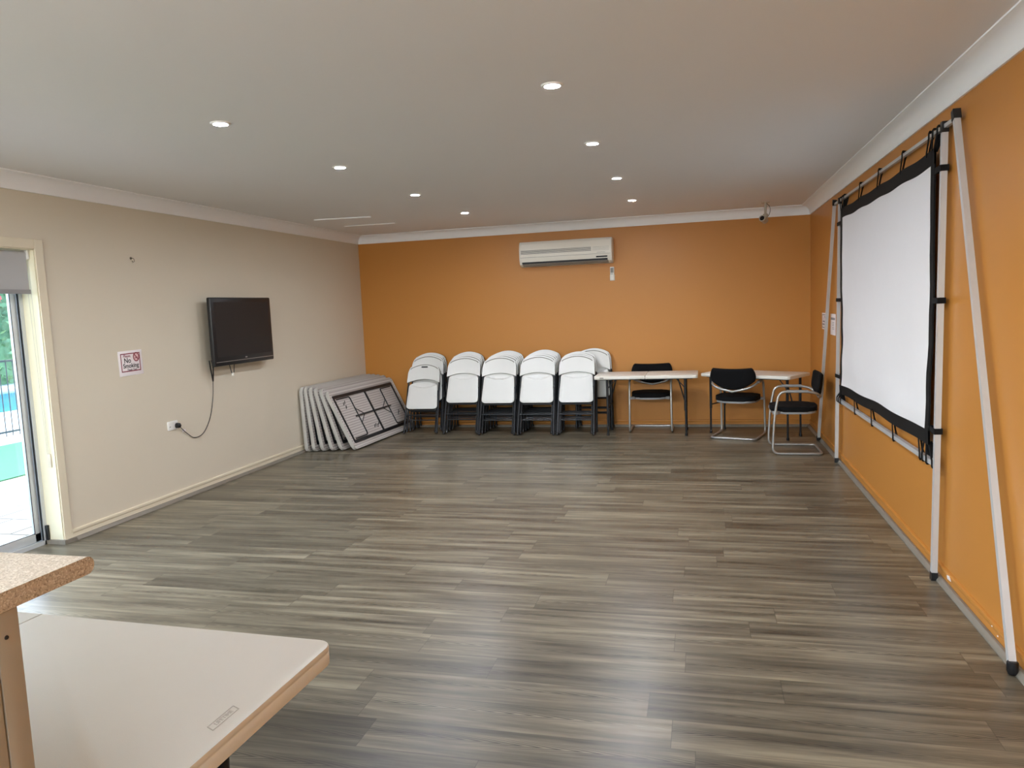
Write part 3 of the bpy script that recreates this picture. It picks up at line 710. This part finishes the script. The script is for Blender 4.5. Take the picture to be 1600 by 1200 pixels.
# local axes: Y along the table, Z up its width, +X underside
P3 = Matrix(((0,0,1,0),(1,0,0,0),(0,1,0,0),(0,0,0,1)))
def ringprism(mb, A, B, z0, z1, M_):
    n = len(A); vs = [(x, y, z) for z in (z0, z1) for P_ in (A, B) for x, y in P_]; fs = []
    for k in range(n):
        j = (k+1) % n
        fs += [(k, j, n+j, n+k), (2*n+k, 3*n+k, 3*n+j, 2*n+j), (k, 2*n+k, 2*n+j, j), (n+k, n+j, 3*n+j, 3*n+k)]
    return mb.add(vs, fs, M_)
tt_ = MB().prism(rrect(0, TL, 0, TWd, .06), 0, .013, P3, bev=.005, seg=2)
ringprism(tt_, rrect(0, TL, 0, TWd, .06), rrect(.014, TL-.014, .014, TWd-.014, .05), .008, TT-.004, P3)
ringprism(tt_, rrect(.003, TL-.003, .003, TWd-.003, .058), rrect(.011, TL-.011, .011, TWd-.011, .052), TT-.005, TT, P3)
tt_.build('tabletop', M['tablegrey'], lt0)
ul = MB().prism(rrect(.0135, TL-.0135, .0135, TWd-.0135, .05), .012, .024, P3)
ringprism(ul, rrect(.013, TL-.013, .013, TWd-.013, .05), rrect(.062, TL-.062, .062, TWd-.062, .03), .02, TT-.006, P3); ul.build('underside', M['dimple'], lt0, smooth=0)
XR = .031
rm = MB()
for z in (.092, TWd-.092): rm.tube([(XR, .075, z), (XR, TL-.075, z)], 0, sq=(.016, .036), up=(1,0,0))
for y in (.085, TL-.085): rm.tube([(XR, y, .09), (XR, y, TWd-.09)], 0, sq=(.014, .018), up=(1,0,0))
rm.build('frame', M['black'], lt0)
for s in (0, 1):
    Y = lambda v: v if s == 0 else TL-v
    MB().tube(fillet([(XR, Y(.14), .125), (XR, Y(.44), .125), (XR, Y(.44), TWd-.125), (XR, Y(.14), TWd-.125)], .03), .0075, 8).build('leg', M['black'], lt0)
    MB().tube([(XR-.002, Y(.43), TWd*.36), (XR-.002, Y(.60), TWd*.5), (XR-.002, Y(.43), TWd*.64)], .0055, 8).build('leg_brace', M['gunmetal'], lt0)
MB().tube([(XR, TL/2, .09), (XR, TL/2, TWd-.09)], 0, sq=(.013, .026), up=(1,0,0)).build('centre_bar', M['black'], lt0)
MB().tube([(XR+.001, .38, TWd*.5), (XR+.001, TL-.38, TWd*.5)], 0, sq=(.014, .018), up=(1,0,0)).build('long_bar', M['black'], lt0)
for y, z in ((.24, TWd*.72), (.26, TWd*.66), (.28, TWd*.74), (.72, TWd*.24), (.76, TWd*.22), (.80, TWd*.25), (.68, TWd*.23), (1.42, TWd*.3), (1.46, TWd*.34)):
    MB().tube([(.026, y, z), (.027, y+.022, z+.035)], .005, 6).build('plastic_clip', M['blackplastic'], lt0)
tabs = [(.05, -1.86, 2.0, 1.), (.135, -1.84, 5.2, 1.3), (.235, -1.82, 9.2, 1.6), (.345, -1.80, 13.8, 1.9), (.455, -1.775, 18.4, 2.2), (.609, -1.755, 26.2, 2.6)]
tn = ['rearmost of the leaning tables, flat against the cream wall', 'second leaning table from the cream wall', 'third leaning table from the cream wall',
      'fourth leaning table from the cream wall', 'fifth leaning table, just behind the front one', 'front of the leaning tables, black leg frame showing']
for i, (x, y, a, rz) in enumerate(tabs):
    lab = 'light grey folded plastic table, ' + tn[i]
    loc = (x, y, .002); rot = (0, -math.radians(a), -math.radians(rz))
    if i == 0: lt0.location = loc; lt0.rotation_euler = rot; lt0['label'] = lab
    else: dup(lt0, loc, rot, lab)

# ------------------------------------------------------------------ the two small tables at the back
def bi_table(name, label, loc, rz, Lh, Wh, zt_, lx_, ly_, braced=(-1, 1)):
    t = thing(name, label, 'folding table', loc, (0,0,rz))
    for s in (-1, 1):
        x0, x1 = (-Lh, -.002) if s < 0 else (.002, Lh)
        P = [p for p in rrect(x0, x1, -Wh, Wh, .035, 5)]
        # inner corners stay square
        P = [((x0 if abs(p[0]-x0) < .036 and s > 0 else x1 if abs(p[0]-x1) < .036 and s < 0 else p[0]), p[1]) for p in P]
        Q = []
        for p in P:
            if not Q or (abs(p[0]-Q[-1][0])+abs(p[1]-Q[-1][1])) > 1e-5: Q.append(p)
        if s > 0: Q = [(x0, -Wh) if (q[0] == x0 and q[1] < -Wh+.036) else (x0, Wh) if (q[0] == x0 and q[1] > Wh-.036) else q for q in Q]
        else: Q = [(x1, -Wh) if (q[0] == x1 and q[1] < -Wh+.036) else (x1, Wh) if (q[0] == x1 and q[1] > Wh-.036) else q for q in Q]
        R_ = []
        for q in Q:
            if q not in R_: R_.append(q)
        MB().prism(R_, zt_-.036, zt_, bev=.007).build('table_leaf', M['table'], t)
    MB().box(-.014, .014, -Wh+.003, -Wh+.012, zt_-.045, zt_-.03).build('fold_hinge', M['black'], t, smooth=0)
    for s in (-1, 1):
        fr = MB(); fr.tube([(s*.03, -Wh*.78, zt_-.042), (s*(Lh-.06), -Wh*.78, zt_-.042)], 0, sq=(.014, .022), up=(0,0,1)); fr.tube([(s*.03, Wh*.78, zt_-.042), (s*(Lh-.06), Wh*.78, zt_-.042)], 0, sq=(.014, .022), up=(0,0,1))
        fr.build('side_rail', M['black'], t)
        for q in (-1, 1):
            X, Yq = s*lx_, q*ly_
            lg = MB().tube([(X, Yq, .30), (X, Yq, zt_-.04)], .0155, 10).tube([(X+s*.004, Yq, .012), (X+s*.002, Yq, .34)], .0115, 10).build('leg', M['black'], t)
            MB().lathe([(.0001,0), (.016,.002), (.016,.03), (.012,.034)], 12, Matrix.Translation((X+s*.004, Yq, 0))).build('foot_cap', M['blackplastic'], lg)
        MB().tube([(s*lx_, -ly_, .345), (s*lx_, ly_, .345)], .009, 8).build('crossbar', M['black'], t)
        if s in braced: MB().tube([(s*lx_, 0, .345), (s*(lx_*.8), 0, zt_-.05)], .008, 8).tube([(s*lx_, -ly_, zt_-.16), (s*(lx_-.1), -ly_*.9, zt_-.05)], .006, 8).build('leg_brace', M['black'], t)
    return t
lt = bi_table('folding_table', 'small white fold-in-half table with black legs standing right of the chair stacks', (3.905, -.492, 0), 0, .60, .30, .725, .455, .2)
MB().box(-.53, -.485, -.3015, -.299, .70, .713).build('badge', M['acgrey'], lt, smooth=0)
bi_table('folding_table', 'white folding table set askew in the far right corner behind two black chairs', (5.135, -.60, 0), math.radians(-31), .545, .27, .722, .47, .16, (1,))

# ------------------------------------------------------------------ black cantilever armchairs
def armchair(label, loc, rz):
    t = thing('cantilever_chair', label, 'chair', loc, (0,0,rz), 'black chairs with silver tube frames')
    h = .252
    half = [(0,.235,.014), (h,.235,.014), (h,-.235,.014), (h-.004,-.215,.40), (h-.004,-.17,.640), (h,.10,.637), (h-.012,.185,.62), (h-.08,.225,.582), (0,.24,.545)]
    rr = [0,.06,.07,.3,.07,.1,.06,.1,0]
    A = fillet(half, rr, 7); B = [Vector((-p.x, p.y, p.z)) for p in A]
    MB().tube(A+B[::-1][1:-1], .0125, 12, closed=True).build('tube_frame', M['silver'], t)
    for s in (-1, 1):
        MB().tube([(s*(h-.002), -.10, .645), (s*h, .10, .643)], 0, sq=(.02, .034), up=(0,0,1)).build('armrest', M['shell'], t)
        MB().tube([(s*(h-.006), -.212, .425), (s*.20, -.18, .425)], 0, sq=(.03, .05), up=(0,0,1)).build('seat_bracket', M['shell'], t)
    def so(n=40, a=.232, b=.225, e=3.4):
        return [(a*math.copysign(abs(math.cos(q))**(2/e), math.cos(q)), -.015+b*math.copysign(abs(math.sin(q))**(2/e), math.sin(q))) for q in [2*PI*k/n for k in range(n)]]
    MB().prism(so(a=.222, b=.216), .408, .436, bev=.008).build('seat_shell', M['shell'], t)
    MB().prism(so(), .430, .482, bev=.02, seg=4).build('seat', M['fabricblk'], t, smooth=60)
    def bk(off):
        def f(u, v):
            x = (u-.5)*2; c = math.sqrt(max(0, 1-x*x))
            b = .665-.10*(1-abs(x)**2.2); tp = .815-.012*(1-x*x)-.05*max(0, (abs(x)-.86)/.14)**2
            z = b+(tp-b)*v; ed = min(1, min(u, 1-u, v, 1-v)*10)
            th = (.019*math.sqrt(ed)+.001)*(1 if off else -1)
            w_ = .245+.01*math.sin(v*PI)
            return (x*w_, .20+.035*(1-x*x)+(z-.56)*.12+th-.012, z)
        return f
    MB().shell(30, 16, bk(0), bk(1)).build('backrest', M['fabricblk'], t, smooth=60)
    return t
armchair('black armchair with silver tube frame tucked behind the small white table, facing the room', (3.94, -.268, 0), 0)
armchair('black armchair with silver tube frame facing the corner table, its back to the room', (4.945, -.715, 0), math.radians(163))
armchair('black armchair with silver tube frame seen side-on, next to the projection screen stand', (5.465, -1.525, 0), math.radians(-90))

# ------------------------------------------------------------------ foreground: bar counter and white table
FT = thing('folding_table', 'large white plastic folding table in the foreground beside the bar counter', 'folding table', (2.627, -8.232, 0), (0, 0, math.radians(-1.8)))
Lh, Wh, zt_ = .972, .37, .74
def leaf(x0, x1, round_right):
    r = .045; P = []
    if round_right:
        P = [(x0, -Wh)] + [(x1-r+r*math.sin(a), -Wh+r-r*math.cos(a)) for a in [PI/2*k/8 for k in range(9)]] + [(x1-r+r*math.cos(a), Wh-r+r*math.sin(a)) for a in [PI/2*k/8 for k in range(9)]] + [(x0, Wh)]
    else:
        P = [(-q[0], -q[1]) for q in leaf(-x1, -x0, True)]
    return P
def leafmesh(P):
    # top plate with a raised lip line, then the skirt below
    mb = MB(); cx = sum(p[0] for p in P)/len(P); n = len(P)
    def inset(d): return [(p[0]-(d if p[0] > cx and abs(p[0]-cx) > .3 and not abs(p[0]) < .01 else 0)*math.copysign(1, p[0]-cx) if not abs(p[0]) < .01 else p[0], p[1]-math.copysign(min(d, abs(p[1])), p[1]) if abs(p[1]) > Wh-.05 else p[1]) for p in P]
    rings = [[(x, y, zt_) for x, y in inset(.006)], [(x, y, zt_-.002) for x, y in inset(.002)], [(x, y, zt_-.006) for x, y in P], [(x, y, zt_-.014) for x, y in P], [(x, y, zt_-.0145) for x, y in inset(.004)],
             [(x, y, zt_-.0165) for x, y in inset(.004)], [(x, y, zt_-.017) for x, y in inset(.001)], [(x, y, zt_-.046) for x, y in inset(.001)], [(x, y, zt_-.048) for x, y in inset(.006)]]
    vs = [p for r in rings for p in r]; fs = [tuple(range(n)), tuple(range((len(rings)-1)*n, len(rings)*n))[::-1]]
    for i in range(len(rings)-1):
        for k in range(n): fs.append((i*n+k, i*n+(k+1) % n, (i+1)*n+(k+1) % n, (i+1)*n+k))
    return mb.add(vs, fs)
lf = leafmesh(leaf(.0025, Lh, True)).build('table_leaf', M['table'], FT, smooth=40)
lf2 = leafmesh(leaf(-Lh, -.0025, False)).build('table_leaf', M['table'], FT, smooth=40)
# embossed name plate on the short edge
LX = .922
em = MB()
Mt = Matrix.Translation((LX, -.02, zt_)) @ Matrix.Rotation(PI/2, 4, 'Z')
textmesh('LIFETIME', .0148, .0006, Mt, em, shear=.25, bold=.0002)
fr = [(-.047, -.010), (.039, -.010), (.047, .010), (-.039, .010)]
for k in range(4):
    a, b = fr[k], fr[(k+1) % 4]; em.tube([Mt @ Vector((*a, .0004)), Mt @ Vector((*b, .0004))], 0, sq=(.0012, .0018), up=(0,0,1))
em.build('embossed_lettering', M['tablerim'], lf, smooth=0)
for s in (-1, 1):
    for q in (-1, 1):
        lg = MB().tube([(s*.665, q*.265, .012), (s*.675, q*.265, .40), (s*.69, q*.265, zt_-.05)], .0165, 12).build('leg', M['black'], FT)
        MB().lathe([(.0001,0), (.02,.002), (.02,.03), (.015,.035)], 14, Matrix.Translation((s*.665, q*.265, 0))).build('foot_cap', M['blackplastic'], lg)
    MB().tube([(s*.672, -.265, .33), (s*.672, .265, .33)], .012, 10).build('crossbar', M['black'], FT)
    MB().tube([(s*.672, 0, .33), (s*.45, 0, .62), (s*.32, 0, zt_-.055)], .014, 10).build('leg_brace', M['black'], FT)
for q in (-1, 1): MB().tube([(-.92, q*.3, zt_-.058), (.92, q*.3, zt_-.058)], 0, sq=(.02, .025), up=(0,0,1)).build('side_rail', M['black'], FT)

ct = thing('bar_countertop', 'speckled beige laminate bar top with rounded corner in the near left foreground', 'countertop', (0, 0, 1.2))
CX, CY, CYN, RB = 3.541, -8.572, -9.02, .015
pr_ = [(CYN, -.03), (CY-RB, -.03)] + [(CY-RB+RB*math.sin(q), -.015-RB*math.cos(q)) for q in [PI*k/12 for k in range(1, 12)]] + [(CY-RB, 0), (CYN, 0)]
extr(MB(), pr_, 1.3, CX).build('laminate_slab', M['speckle'], ct, smooth=30)
cb_ = thing('breakfast_bar', 'cream panelled half-height base under the speckled bar top', 'counter base', (0, 0, 0))
MB().box(1.35, 3.525, -8.95, -8.728, 0, 1.169).build('core_panel', M['panel'], cb_, smooth=0)
MB().box(3.525, 3.539, -8.760, -8.722, 0, 1.169, .001).build('end_post', M['panel'], cb_)
MB().box(3.525, 3.538, -8.95, -8.7625, 0, 1.169, .001).build('end_panel', M['panel'], cb_)
MB().lathe([(.0001, .002), (.003, .0015), (.0035, 0)], 10, Matrix.Translation((3.539, -8.745, 1.13)) @ Euler((0, PI/2, 0)).to_matrix().to_4x4()).build('screw_head', M['ink'], cb_)

# ------------------------------------------------------------------ outside the sliding door
def paving():
    t = NT('pale_paving'); b = t.n('ShaderNodeBsdfPrincipled'); t.l(b.outputs[0], t.out.inputs[0]); b.inputs['Roughness'].default_value = .8
    co = t.n('ShaderNodeTexCoord').outputs['Object']
    bk = t.n('ShaderNodeTexBrick', i_Scale=1.); bk.inputs['Color1'].default_value = (*lin((172, 168, 160)), 1); bk.inputs['Color2'].default_value = (*lin((158, 154, 146)), 1)
    bk.inputs['Mortar'].default_value = (*lin((96, 93, 88)), 1); bk.inputs['Mortar Size'].default_value = .012; bk.inputs['Brick Width'].default_value = .4; bk.inputs['Row Height'].default_value = .4
    t.l(co, bk.inputs['Vector']); t.l(bk.outputs[0], b.inputs['Base Color']); return t.m
M['paving'] = paving()
M['turf'] = mat('green_turf', (66, 128, 92), .9, var=.3, scale=90, bump=.5, bscale=300)
M['coping'] = mat('white_pool_coping', (226, 226, 222), .7)
M['water'] = mat('blue_pool_water', (70, 150, 200), .08, var=.1, scale=4, bump=.3, bscale=12)
M['leaf'] = mat('hedge_leaves', (112, 150, 108), .6, var=.45, scale=6)
M['flower'] = mat('pink_flower_petals', (206, 92, 96), .6, var=.2)
M['fence'] = mat('dark_pool_fence', (70, 78, 84), .4, .3)
M['render'] = mat('cream_rendered_column', (230, 222, 196), .7, var=.03)
GZ = -.1
struct('ground_paving', MB().box(-3.0, -.15, YB-.15, 9, GZ-.1, GZ), M['paving'])
tf = MB().box(-5.2, -3.0, -16, 9, GZ-.1, GZ+.012).build('turf_strip', M['turf'], smooth=0); tf['kind'] = 'stuff'; tf['label'] = 'green turf strip outside the sliding door'; tf['category'] = 'turf'
struct('ground_front', MB().box(-3.0, 12, -22, YB-.15, GZ-.1, GZ), M['paving'])
struct('ground_coping', MB().box(-9.0, -5.2, -16, 12, GZ-.1, GZ+.02), M['coping'])
po = MB().box(-13.8, -9.0, -12, 14, GZ-.3, GZ-.03).build('pool_water', M['water'], smooth=0); po['kind'] = 'stuff'; po['label'] = 'blue swimming pool beyond the fence'; po['category'] = 'pool'
struct('ground_far', MB().box(-40, -13.8, -20, 30, GZ-.1, GZ+.02), M['coping'])
struct('column_outside', MB().box(-1.15, -.85, -4.46, -4.1, GZ, 2.95, .006), M['render'])
struct('veranda_roof', MB().box(-1.2, -.15, -11, 3, 2.95, 3.05), M['render'])
fe = thing('pool_fence', 'dark vertical bar pool fence seen through the glass door', 'fence', (-5.55, 0, GZ+.02))
fm = MB().tube([(0, -8, .12), (0, 6, .12)], 0, sq=(.03, .03)).tube([(0, -8, 1.18), (0, 6, 1.18)], 0, sq=(.03, .03)); fm.build('rail', M['fence'], fe)
pk = MB(); y = -2.0
while y < 1.2: pk.tube([(0, y, .05), (0, y, 1.2)], .008, 6); y += .115
pk.build('picket', M['fence'], fe, kind='stuff')
for y in (-4.5, -2.2, .1, 2.4): MB().tube([(0, y, 0), (0, y, 1.25)], 0, sq=(.05, .05)).build('fence_post', M['fence'], fe)
hg = MB()
for _ in range(7000):
    x, y, z = -16+random.uniform(-.9, .9), random.uniform(-1, 13), random.uniform(0, 5.2)
    s = random.uniform(.10, .24); R_ = Euler((random.uniform(0, 6), random.uniform(0, 6), random.uniform(0, 6))).to_matrix()
    hg.add([Vector((x, y, z))+R_ @ Vector(p) for p in ((-s*.4,0,0), (0,-s,.01), (s*.4,0,0), (0,s,.01))], [(0,1,2,3)])
hedge = hg.build('hedge', M['leaf'], smooth=0); hedge['kind'] = 'stuff'; hedge['label'] = 'tall leafy green hedge beyond the pool'; hedge['category'] = 'hedge'; hedge.location = (0, 0, GZ)
MB().box(-16.5, -15.6, -1, 13, 0, 5.0).build('dense_core', M['leaf'], hedge, smooth=0)
fl = MB()
for _ in range(160):
    x, y, z = -14.95+random.uniform(-.1, .1), random.uniform(3, 9), random.gauss(3.0, .35)
    s = random.uniform(.06, .14); R_ = Euler((random.uniform(0, 6), random.uniform(0, 6), random.uniform(0, 6))).to_matrix()
    fl.add([Vector((x, y, z))+R_ @ Vector(p) for p in ((-s,0,0), (0,-s,.01), (s,0,0), (0,s,.01))], [(0,1,2,3)])
fl.build('pink_blossom', M['flower'], hedge, smooth=0)

# ------------------------------------------------------------------ daylight
w = bpy.data.worlds.new('World'); S.world = w; w.use_nodes = True
nt = w.node_tree; bg = nt.nodes['Background']; sky = nt.nodes.new('ShaderNodeTexSky'); sky.sky_type = 'NISHITA'
sky.sun_disc = False; sky.sun_elevation = math.radians(52); sky.sun_rotation = math.radians(-60); sky.air_density = 1.0; sky.dust_density = 1.5
nt.links.new(sky.outputs[0], bg.inputs[0]); bg.inputs[1].default_value = 1.35
sl = bpy.data.lights.new('sun', 'SUN'); sl.energy = 5.5; sl.angle = .009; sl.color = (1, .96, .9)
so_ = bpy.data.objects.new('sun', sl); COL.objects.link(so_); so_.rotation_euler = Vector((-.15, .45, -.88)).to_track_quat('-Z', 'Y').to_euler()
def portal(name, loc, rot, sx, sy):
    l = bpy.data.lights.new(name, 'AREA'); l.shape = 'RECTANGLE'; l.size = sx; l.size_y = sy; l.cycles.is_portal = True
    o = bpy.data.objects.new(name, l); COL.objects.link(o); o.location = loc; o.rotation_euler = rot
portal('door_portal', (-.22, (DY0+DY1)/2, DH/2), (0, -PI/2, 0), 2.1, DY0-DY1)
portal('added_side_window_portal', (-.2, (VY0+VY1)/2, (VZ0+VZ1)/2), (0, -PI/2, 0), VZ1-VZ0, VY1-VY0)
portal('added_window_portal', ((WX0+WX1)/2, YB-.2, (WZ0+WZ1)/2), (PI/2, 0, 0), WX1-WX0, WZ1-WZ0)

# ------------------------------------------------------------------ camera
cam = bpy.data.cameras.new('camera'); co = bpy.data.objects.new('camera', cam); COL.objects.link(co); S.camera = co
yaw, pitch, roll = 0.2505, -0.10258, -0.04171
f = Vector((-math.sin(yaw)*math.cos(pitch), math.cos(yaw)*math.cos(pitch), math.sin(pitch)))
r = f.cross(Vector((0,0,1))).normalized(); u = r.cross(f); c_, s_ = math.cos(roll), math.sin(roll)
r, u = r*c_+u*s_, u*c_-r*s_
co.matrix_world = Matrix(((r.x, u.x, -f.x, 4.5544), (r.y, u.y, -f.y, -9.5986), (r.z, u.z, -f.z, 1.5906), (0,0,0,1)))
cam.sensor_width = 36; cam.lens = 1168.793*36/1600; cam.clip_start = .05; cam.clip_end = 200
S.view_settings.view_transform = 'Standard'; S.view_settings.look = 'None'; S.view_settings.exposure = 0.02; S.view_settings.gamma = 1
S.view_settings.use_curve_mapping = False
